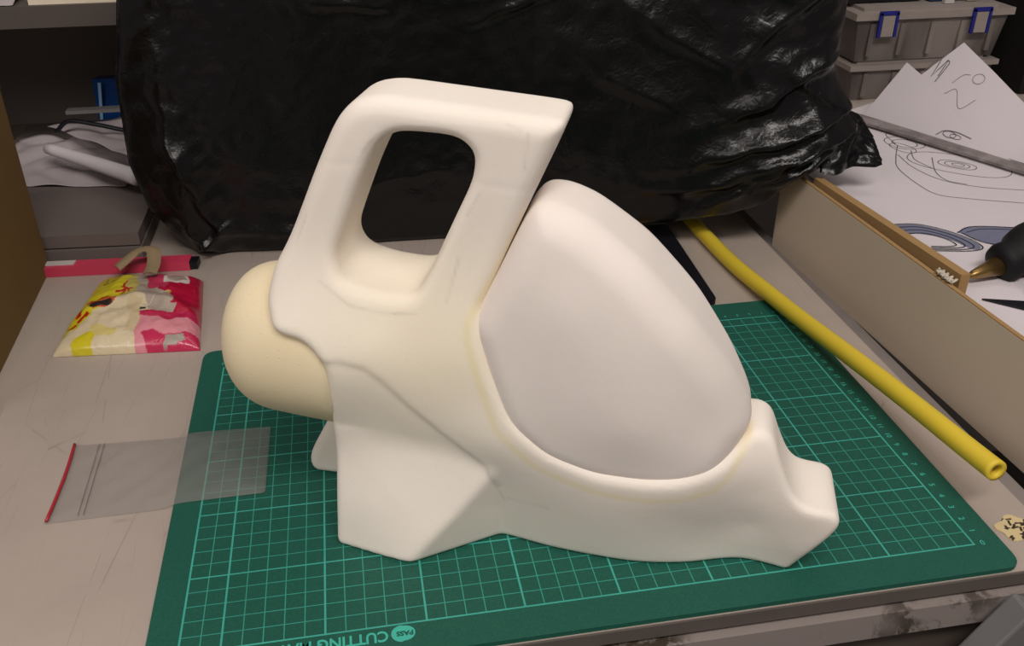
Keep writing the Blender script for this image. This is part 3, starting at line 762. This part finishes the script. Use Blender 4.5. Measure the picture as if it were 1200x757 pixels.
# ------------------------------------------------------------------ flat clear zip bag
zb = thing('zip_bag', (-44.3, 15, TZ), 'empty clear plastic zip bag lying half on the mat beside the foam model', 'zip bag')
def sheet(c, nu, nv_, hf, th=.03):
    U, Vv = np.meshgrid(np.linspace(0, 1, nu), np.linspace(0, 1, nv_), indexing='ij'); c = [np.array(p, float) for p in c]
    P = (c[0] * ((1 - U) * (1 - Vv))[..., None] + c[1] * (U * (1 - Vv))[..., None] + c[2] * (U * Vv)[..., None] + c[3] * ((1 - U) * Vv)[..., None])
    Zt = hf(U, Vv, P); V = np.stack([P[..., 0], P[..., 1], Zt], -1).reshape(-1, 3); n = len(V); V2 = V.copy(); V2[:, 2] -= th
    i = np.arange(n).reshape(nu, nv_)
    F = [np.stack([i[:-1, :-1], i[1:, :-1], i[1:, 1:], i[:-1, 1:]], -1).reshape(-1, 4), np.stack([i[:-1, :-1], i[:-1, 1:], i[1:, 1:], i[1:, :-1]], -1).reshape(-1, 4) + n]
    for s in (i[:, 0], i[:, -1][::-1], i[0][::-1], i[-1]): F.append(np.stack([s[:-1], s[:-1] + n, s[1:] + n, s[1:]], -1))
    return np.concatenate([V, V2]), np.concatenate(F)
def zh(off):
    def f(U, Vv, P):
        onmat = 1 / (1 + np.exp(-(P[..., 0] + 43.9) * 4)); w_ = np.sin(U * 14 + Vv * 5) * .05 + np.sin(U * 31 - Vv * 17) * .03
        ed = np.minimum(np.minimum(U, 1 - U), np.minimum(Vv, 1 - Vv)); return TZ + .08 + .31 * onmat + (w_ + .10) * np.clip(ed * 8, 0, 1) + off * np.clip(ed * 10, 0, 1)
    return f
ZC = [(-50.75, 11.2), (-38.4, 11.35), (-38.35, 18.0), (-50.65, 18.6)]
mesh('film', *sheet(ZC, 70, 40, zh(.12), .02), M_FILM, zb, smooth=True)
mesh('film', *sheet(ZC, 70, 40, zh(.0), .02), M_FILM, zb, smooth=True)
zr = [np.array((-50.6 + .12 * math.sin(t * 3.1), 11.3 + 7.3 * t, TZ + .18)) for t in np.linspace(0, 1, 16)]
tag(mesh('seal_strip', *sweep(zr, .10, 8), M_REDSEAL, zb, smooth=True), 'thin red zip strip along the bag\'s open end')
for dx in (1.3, 1.6):
    zr = [np.array((-50.2 + dx - .1 * t, 11.45 + 6.9 * t, TZ + .24)) for t in np.linspace(0, 1, 10)]
    mesh('zip_ridge', *sweep(zr, .03, 6), M_FILM, zb, smooth=True)

# ------------------------------------------------------------------ left background
gb = thing('board_stack', (-58, 57, TZ), 'low pale board with layered edge lying behind the sweet packet', 'board')
quadprism('board', [(-68, 47.2), (-50.5, 45.9), (-50.2, 80), (-68, 80)], TZ + .05, 1.0, M_GBOARD, gb, .05)
quadprism('board', [(-68, 47.5), (-50.6, 46.2), (-50.2, 80), (-68, 80)], 1.15, 2.3, M_GBOARD, gb, .05)
pn = thing('pink_cutter', (-52.4, 44.2, TZ), 'long pink plastic knife case lying behind the sweet packet', 'knife case')
bm = bmesh.new(); add_box(bm, (-52.6, 44.35, TZ + .42), (12.8, 1.5, .8), rz=math.radians(-4)); bm_out('case', bm, M_PINK, pn, bevel=.2)
bm = bmesh.new(); add_box(bm, (-57.2, 44.85, TZ + .87), (2.6, .8, .08), rz=math.radians(-4)); tag(bm_out('sticker', bm, M_WHITEP, pn, bevel=.02), 'white label at the left end')
bm = bmesh.new(); add_box(bm, (-45.9, 43.8, TZ + .45), (.7, 1.2, .6), rz=math.radians(-4)); tag(bm_out('end_cap', bm, M_BLACK, pn, bevel=.1), 'dark end')

def crumple_sheet(name, corners, hf, mat, label, cat, group=None, n=36):
    V, F = sheet(corners, n, n, hf, .05); o = mesh(name, V, F, mat, smooth=True); return tag(o, label, cat, group)
def wavy(z0, z1, amp, seed, axis=0):
    def f(U, Vv, P):
        W = np.array([[noise.noise(Vector((U[i, 0] * 3.1, Vv[0, j] * 3.1, seed))) for j in range(U.shape[1])] for i in range(U.shape[0])])
        q = Vv if axis == 0 else U
        return z0 + (z1 - z0) * q + amp * np.abs(W) * 1.6
    return f
crumple_sheet('loose_paper', [(-67, 60), (-53.5, 57.5), (-51, 68), (-66, 70)], wavy(2.4, 3.6, .9, 3), M_PAPER2, 'crumpled white paper sheet on the low pale board, left of the bag', 'paper')
crumple_sheet('loose_paper', [(-63, 70), (-49.5, 52.5), (-45.5, 60), (-53, 72)], wavy(5.0, 6.0, .7, 8, 1), M_PAPER2, 'curled paper sheet leaning on the crumpled one behind the packet', 'paper')
roll = [np.array((-61.0 + 9.5 * t, 62.0 - 7.5 * t, 5.2 - .9 * t)) for t in np.linspace(0, 1, 12)]
tag(mesh('paper_roll', *sweep(roll, [.55 + .25 * t for t in np.linspace(0, 1, 12)], 24), M_PAPER, smooth=True), 'loosely rolled white paper left of the black bag', 'paper')
bx = box('blue_box', (-56.2, 73.8, 5.6), (4.0, 3, 6.4), M_BLUE2, bevel=.1, rx=math.radians(-8)); tag(bx, 'small shiny blue box against the grey back, left of the bag', 'box')
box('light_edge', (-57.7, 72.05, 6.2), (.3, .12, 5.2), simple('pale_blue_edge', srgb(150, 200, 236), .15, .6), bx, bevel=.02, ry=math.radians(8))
o = box('white_carton', (-53.4, 77, 6.0), (5.2, 2, 9.4), M_PAPER2, bevel=.1); tag(o, 'pale grey carton standing behind the small blue box', 'carton')
cable = spline([(-61, 66, 5.6), (-59.3, 65, 6.9), (-56.5, 64, 6.7), (-53, 63, 6.1), (-49, 62, 6.0)], 8)
tag(mesh('black_cable', *sweep(cable, .22, 10), M_BLACK, smooth=True), 'short black cable lying over the papers left of the bag', 'cable')
tag(box('grey_strip', (-55.5, 68.5, 6.9), (9.5, 1.2, .35), M_GREYM, bevel=.06), 'thin light grey strip across the papers by the blue box', 'strip')

sh = thing('shelf_unit', (-64, 72, TZ), 'dark fronted shelf unit behind the papers at the upper left', 'shelf')
box('shelf_board', (-67.5, 74.5, 18.25), (38, 31, 1.9), M_SHELF, sh, bevel=.06)
box('back_panel', (-67.5, 89.5, 8.45), (38, .8, 17.5), M_WALL, sh, bevel=.03)
box('side_panel', (-85.3, 74, 8.45), (1.2, 30, 17.5), M_SHELF, sh, bevel=.05)
box('side_panel', (-49.3, 81, 8.45), (1.2, 16, 17.5), M_SHELF, sh, bevel=.05)
tag(box('white_folder', (-54.0, 64.0, 19.66), (9.5, 9, .9), M_CREAM, bevel=.08), 'cream folder lying on the upper left shelf', 'folder')
crumple_sheet('loose_paper', [(-74, 59.5), (-60, 59.3), (-60, 70), (-74, 70)], wavy(19.3, 19.65, .5, 12), M_PAPER2, 'creased paper sheet lying on the upper left shelf', 'paper')

# ------------------------------------------------------------------ right background: sketches, ruler, bins, glue gun
SZ = 4.85
def ribbon(pts, w_, z):
    P = [np.array(p, float) for p in pts]; V, F = [], []
    for k, p in enumerate(P):
        d = P[min(k + 1, len(P) - 1)] - P[max(k - 1, 0)]; d /= np.linalg.norm(d) + 1e-9; s = np.array([-d[1], d[0]]) * w_ / 2
        for q, dz in ((p + s, 0), (p - s, 0)): V.append((q[0], q[1], z))
    for k in range(len(P) - 1): F.append([2 * k, 2 * k + 1, 2 * k + 3, 2 * k + 2])
    return V, F
def loop(c, rx_, ry_, rot=0, n=40, a0=0, a1=2 * math.pi, sq=1.0):
    out = []
    for k in range(n + 1):
        a = a0 + (a1 - a0) * k / n; x = rx_ * abs(math.cos(a)) ** sq * math.copysign(1, math.cos(a)); y = ry_ * abs(math.sin(a)) ** sq * math.copysign(1, math.sin(a))
        out.append((c[0] + x * math.cos(rot) - y * math.sin(rot), c[1] + x * math.sin(rot) + y * math.cos(rot)))
    return out

# flat sheet with the pencil drawing
p1s = thing('sketch_sheet', (20, 40, SZ), 'flat white sheet with a rounded pencil drawing, nearest the ruler', 'drawing')
quadprism('paper', [(9.5, 45), (9.6, 31.2), (40, 28), (46, 44), (27, 62), (16, 56)], SZ + .02, SZ + .08, M_PAPER, p1s, 0)
z = SZ + .1; q = []
for c, a_, b_, r_ in (((24.6, 42.0), 4.6, 2.6, -.75), ((24.4, 41.9), 1.7, 1.0, -.8), ((24.4, 41.9), 1.1, .7, -.8), ((24.5, 41.9), .55, .35, -.8), ((22.9, 48.6), 1.8, 1.9, .1), ((22.8, 48.4), 1.1, 1.2, .1), ((21.9, 47.2), .9, 1.5, .2), ((24.8, 49.0), 1.2, .8, -.5)):
    q.append(ribbon(loop(c, a_, b_, r_, sq=.85), .09, z))
for L in ([(21.8, 48.0), (19.8, 44.8), (18.5, 42.1), (18.1, 38.2), (18.5, 35.5), (20.9, 34.0), (24.6, 32.4)], [(21.8, 48.4), (22.6, 51.6), (25.4, 51.6), (28.9, 50.6)], [(20.4, 45.5), (20.0, 42), (20.8, 38.6), (23.2, 36.4), (26.6, 35.0)],
          [(23.2, 44.2), (21.4, 40.6), (21.2, 38.4), (22.4, 37.2)], [(22.3, 46.4), (21.3, 44.0), (21.6, 41.6)], [(26.0, 47.6), (28.6, 45.4), (30.4, 42.2)]):
    q.append(ribbon(spline(L, 8), .09, z))
mesh('pencil_lines', *join(q), M_PENCIL, p1s)

# marker drawing sheet beneath, nearer the glue gun
p2s = thing('marker_sketch', (18, 27, SZ), 'white sheet with grey shaded marker drawing beside the glue gun', 'drawing')
quadprism('paper', [(9.4, 31.4), (10.0, 9), (42, 9), (42, 29.5)], SZ + .01, SZ + .055, M_PAPER, p2s, 0)
z = SZ + .09
def blob(pts): 
    P = spline(pts + [pts[0]], 6)[:-1]; return [(p[0], p[1], z) for p in P], [list(range(len(P)))]
mesh('marker_shading', *join([blob([(10.4, 30.2), (13.2, 29.9), (15.2, 27.6), (15.8, 25.3), (14.9, 24.9), (14.2, 26.8), (12.6, 28.2), (10.6, 28.8)]), blob([(15.6, 28.0), (17.6, 28.6), (22.5, 27.2), (22, 23.8), (17.6, 24.6)])]), M_MARKER, p2s)
q = []; z = SZ + .12
for k in range(4):
    s = 1 - .17 * k; c = (12.4, 26.6); q.append(ribbon([(c[0] + (x - c[0]) * s, c[1] + (y - c[1]) * s) for x, y in spline([(9.9, 30.3), (13.2, 30.0), (15.3, 27.7), (15.9, 25.2), (14.6, 24.6), (11.6, 25.2)], 8)], .10, z))
q.append(ribbon(spline([(15.5, 27.9), (17.6, 28.7), (22.5, 27.3)], 8), .12, z)); q.append(ribbon(spline([(15.8, 27.8), (16.4, 25.9), (18.4, 24.6)], 8), .10, z)); q.append(ribbon(spline([(16.2, 27.8), (18.2, 28.1), (22.5, 26.8)], 8), .08, z))
mesh('ink_lines', *join(q), M_INK, p2s)

# two sheets leaning up against the bins, resting along the ruler line
A = np.array([22.94, 56.45]); B = np.array([29.87, 39.88]); du = (B - A) / np.linalg.norm(B - A); up = np.array([-du[1], du[0]]); 
if up[0] < 0: up = -up
def lean(u, v, off=0): 
    c, s = math.cos(math.radians(60)), math.sin(math.radians(60)); p = A + du * u + up * v * c; return (p[0] - up[0] * off * s, p[1] - up[1] * off * s, SZ + .3 + v * s + off * c)
def lean_sheet(name, uv, off, label, lines):
    t = thing(name, lean(*uv[0], off), label, 'drawing')
    bm = bmesh.new(); a_ = [bm.verts.new(lean(u, v, off)) for u, v in uv]; b_ = [bm.verts.new(lean(u, v, off + .06)) for u, v in uv]; n = len(uv)
    bm.faces.new(a_[::-1]); bm.faces.new(b_)
    for i in range(n): bm.faces.new((a_[i], a_[(i + 1) % n], b_[(i + 1) % n], b_[i]))
    bm_out('paper', bm, M_PAPER, t)
    if lines:
        V, F = join([ribbon(l, w_, 0) for l, w_ in lines]); V = [lean(v[0], v[1], off + .09) for v in V]; mesh('pencil_lines', V, F, M_PENCIL, t)
    return t
LEAN2 = [(0.9, 0.6), (1.0, 1.6), (6.2, 9.7), (10.7, 7.6), (20, 3.0), (22, 0.0), (1.5, 0)]
LEAN1 = [(-.1, 0), (-.1, .3), (1.6, 6.4), (4.0, 5.5), (12, 1.6), (17, 0)]
lean_sheet('leaning_sketch', LEAN2, .0, 'rear leaning white sheet with a zigzag pencil scribble near its top corner', [(spline([(3.7, 6.1), (4.9, 8.0), (4.7, 5.7), (5.6, 7.7), (5.4, 5.9)], 2), .10), (spline([(5.4, 5.3), (5.9, 7.4), (5.5, 7.6)], 2), .1), (spline([(7.2, 5.6), (7.9, 6.6), (8.6, 6.8)], 4), .05), (loop((9.6, 6.6), .6, .5), .05), (spline([(7.0, 4.4), (8.0, 5.1), (9.2, 3.4), (10.4, 4.6)], 5), .05)])
lean_sheet('leaning_sketch', LEAN1, .35, 'front leaning white sheet with one corner pointing up by the bag', [(spline([(8.6, .3), (9.2, .9), (10.5, 1.1), (12.2, .9)], 6), .09), (loop((9.9, .7), .7, .3), .07), (loop((10.6, .65), .6, .22), .06)])

rl = bmesh.new(); m = du; pz = SZ + .45
c0 = A - du * 3.0 - up * 1.5; c1 = A + du * 28 - up * .6
add_prism(rl, [tuple(c0 - up * 1.0), tuple(c1 - up * 1.25), tuple(c1 + up * 1.25), tuple(c0 + up * 1.0)], pz - .12, pz + .12)
tag(bm_out('ruler', rl, M_RULER, bevel=.04), 'long scuffed grey ruler lying across the drawings at the right', 'ruler')

# storage bins stacked at the back right
def bin_(name, cx, cy, z0, wx, dy, hz, label, clips):
    t = thing(name, (cx, cy, z0), label, 'storage bin', 'clear storage bins stacked at the back right')
    bm = bmesh.new(); th = .3
    def ring(sx, sy, zz): return [bm.verts.new((cx + x * sx / 2, cy + y * sy / 2, zz)) for x, y in ((-1, -1), (1, -1), (1, 1), (-1, 1))]
    r = [ring(wx * .93, dy * .93, z0), ring(wx, dy, z0 + hz * .8), ring(wx - 2 * th, dy - 2 * th, z0 + hz * .8), ring(wx * .93 - 2 * th, dy * .93 - 2 * th, z0 + th)]
    bm.faces.new(r[0][::-1]); bm.faces.new(r[3])
    for a_, b_ in zip(r[:-1], r[1:]):
        for i in range(4): bm.faces.new((a_[i], a_[(i + 1) % 4], b_[(i + 1) % 4], b_[i]))
    bm_out('tub', bm, M_BIN, t, bevel=.15)
    bm = bmesh.new(); add_box(bm, (cx, cy, z0 + hz * .87), (wx + .9, dy + .9, hz * .13)); add_box(bm, (cx, cy, z0 + hz * .96), (wx * .9, dy * .9, hz * .07))
    bm_out('lid', bm, M_BINLID, t, bevel=.2)
    for k in range(5):
        x = cx - wx * .4 + k * wx * .2; box('rib', (x, cy - dy * .492, z0 + hz * .42), (.5, .5, hz * .6), M_BIN, t, bevel=.08)
    for x in clips:
        bm = bmesh.new(); y = cy - dy / 2 - .65
        for c_, s_ in (((x - .95, y, z0 + hz * .72), (.3, .3, 2.6)), ((x + .95, y, z0 + hz * .72), (.3, .3, 2.6)), ((x, y, z0 + hz * .72 + 1.25), (2.2, .3, .4))): add_box(bm, c_, s_)
        c_ = bm_out('clip', bm, M_BLUE, t, bevel=.06); tag(c_, 'blue latch frame')
        box('clip_tongue', (x, y - .02, z0 + hz * .70), (1.4, .25, 2.2), M_BINLID, c_, bevel=.08)
BY = 61.8
bin_('storage_bin', 32.6, BY + 8, SZ + .02, 17.2, 14, 4.35, 'lower clear storage bin without latches, partly behind the leaning sheets', [])
bin_('storage_bin', 32.7, BY + 8, SZ + 4.4, 18, 14, 5.7, 'upper clear storage bin with two blue latches at the back right', [26.9, 38.0])
tag(box('blue_pouch', (36.6, BY + 6.5, SZ + 10.8), (6.5, 6, 1.2), simple('blue_fabric', srgb(40, 62, 100), .8, .2), bevel=.3), 'dull blue flat pouch on top of the upper bin', 'pouch')
tag(box('dark_case', (27.6, BY + 8, SZ + 11.1), (10, 8, 1.8), M_DARK, bevel=.4), 'black cloth case on top of the upper bin, nearest the bag', 'case')
dd = thing('paper_tag', (38.2, BY + 2.9, SZ + 10.15), 'small pale spotted card on top of the upper bin', 'card')
box('card', (38.2, BY + 3.0, SZ + 10.8), (1.3, .25, 1.3), simple('pale_card', srgb(150, 138, 110), .7, .2), dd, bevel=.03)
for x, z_ in ((-.3, .25), (.28, .3), (-.1, -.3)): box('printed_spot', (38.2 + x, BY + 2.86, SZ + 10.8 + z_), (.28, .04, .28), M_DARK, dd, bevel=0)
tag(box('white_crumb', (34.9, BY + 2.4, SZ + 10.33), (1.1, .6, .4), M_WHITEP, bevel=.12), 'small white scrap lying on the front lip of the upper bin', 'scrap')
# white bottle at the right edge
V, F = [], []; prof = [(0, .01), (0, 2.0), (.3, 2.2), (1.6, 2.2), (2.3, 1.9), (2.7, 1.5), (3.2, 1.4)]
seg = 32
for z_, r_ in prof:
    for k in range(seg): V.append((42.4 + r_ * math.cos(2 * math.pi * k / seg), 53.5 + r_ * math.sin(2 * math.pi * k / seg), SZ + .03 + z_))
for i in range(len(prof) - 1):
    for k in range(seg): F.append([i * seg + k, i * seg + (k + 1) % seg, (i + 1) * seg + (k + 1) % seg, (i + 1) * seg + k])
F.append([(len(prof) - 1) * seg + k for k in range(seg)])
bt = thing('white_bottle', (42.4, 53.5, SZ), 'white plastic bottle with blue cap at the far right edge', 'bottle')
mesh('bottle_body', V, F, M_WHITEP, bt, smooth=True)
mesh('cap', *sweep([np.array((42.4, 53.5, SZ + 3.0 + k)) for k in (0, .6, 1.3)], 1.6, 24), M_BLUE, bt, smooth=False)
tag(box('dark_gap_slab', (45.6, BY + 9, SZ + 9), (1.5, 18, 17.8), M_DARK, bevel=.1), 'tall dark partition standing for the dark gap right of the storage bins', 'slab')  # added dark slab in place of the dark gap beside the bins

# glue gun on a wire stand
gg = thing('glue_gun', (20, 21, SZ), 'black hot glue gun with brass nozzle resting on a wire stand', 'glue gun')
dirg = np.array([.96, .22, .06]); dirg /= np.linalg.norm(dirg); tip = np.array([10.9, 19.6, SZ + .75])
def along(a_): return tip + dirg * a_ + np.array([0, 0, .05 * a_])
pts = [along(a_) for a_ in (0, .5, 3.0)]; mesh('nozzle', *sweep(pts, [.14, .34, .78], 24), M_BRASS, gg, smooth=True)
aa = [2.7, 2.9, 3.3, 4.2, 4.7, 5.6, 7.5, 10, 14, 18]; rr_ = [.9, 1.35, 1.5, 1.4, 1.75, 2.0, 2.15, 2.1, 2.0, 1.6]
mesh('gun_body', *sweep([along(a_) + np.array([0, 0, .15 * min(a_ - 2.7, 3)]) for a_ in aa], rr_, 28, sy=1.0), M_RUBBER, gg, smooth=True)
mesh('handle', *sweep(spline([along(12) + [0, 0, 0.4], along(13) + [.8, -2.8, .2], along(14) + [1.6, -6, -.5]], 6), 1.3, 20), M_RUBBER, gg, smooth=True)
st = spline([(13.6, 15.7, SZ + .1), (14.5, 17.2, SZ + 1.4), (15.2, 18.6, SZ + 2.3)], 6); mesh('wire_stand', *sweep(st, .09, 10), M_STEEL, gg, smooth=True)
st = spline([(15.0, 18.9, SZ + 2.4), (16.0, 18.9, SZ + 1.6), (17.2, 19.0, SZ + .2)], 6); mesh('wire_stand', *sweep(st, .09, 10), M_STEEL, gg, smooth=True)
bm = bmesh.new(); add_prism(bm, [(10.6, 17.3), (13.2, 14.8), (16, 15.6), (20, 17), (19, 18.2), (13.4, 16.4)], SZ + .1, SZ + .22)
tag(bm_out('black_foil_strip', bm, M_BLACK), 'thin black strip lying under the glue gun', 'strip')
# glue string blob on the divider edge
sp = []
for k in range(40): sp.append(np.array((7.75 + .28 * math.sin(k * 1.7) - .1, 18.6 - k * .045, 6.85 + .16 * math.cos(k * 2.3))))
tag(mesh('string_tuft', *sweep(sp, .10, 8), M_STRING, smooth=True), 'small tuft of white string on the divider edge at the strip\'s end', 'string')

# peeled label with black script on the desk, bottom right
def sticker():
    nu = 70; U, Vv = np.meshgrid(np.linspace(-1, 1, nu), np.linspace(-1, 1, nu), indexing='ij')
    C = np.tile(np.array(srgb(206, 186, 140)), (nu, nu, 1)); rng = np.random.RandomState(3)
    for k in range(26):
        x, y = rng.uniform(-.75, .75, 2); a_ = rng.choice([.1, 1.4, .8]) + rng.uniform(-.2, .2); L = rng.uniform(.12, .32); dx, dy = math.cos(a_) * L, math.sin(a_) * L
        t_ = np.clip(((U - x) * dx + (Vv - y) * dy) / (L * L), 0, 1); C[np.hypot(U - x - dx * t_, Vv - y - dy * t_) < .055] = srgb(40, 32, 24)
    keep = np.hypot(U, Vv) < .88 + .1 * np.sin(np.arctan2(Vv, U) * 5)
    V = np.stack([3.4 + U * 1.35 + Vv * .1, 1.0 + Vv * 1.15, np.full(U.shape, TZ + .04)], -1).reshape(-1, 3); i = np.arange(nu * nu).reshape(nu, nu)
    F = np.stack([i[:-1, :-1], i[1:, :-1], i[1:, 1:], i[:-1, 1:]], -1)[keep[:-1, :-1] & keep[1:, 1:] & keep[1:, :-1] & keep[:-1, 1:]]
    used = np.unique(F); mp = -np.ones(nu * nu, int); mp[used] = np.arange(len(used)); F = mp[F]; V = V[used]; C = C.reshape(-1, 3)[used]; n = len(V)
    V2 = V.copy(); V2[:, 2] -= .035
    return np.concatenate([V, V2]), np.concatenate([F, F[:, ::-1] + n]), np.concatenate([C, C])
V, F, C = sticker(); o = mesh('peeled_label', V, F, M_STICK, cols=C); tag(o, 'worn yellowish label with black script stuck on the desk by the mat corner', 'label')

# clean helper properties
for o in scn.objects:
    for k in ('rx', 'ry', 'rz'):
        if k in o: del o[k]
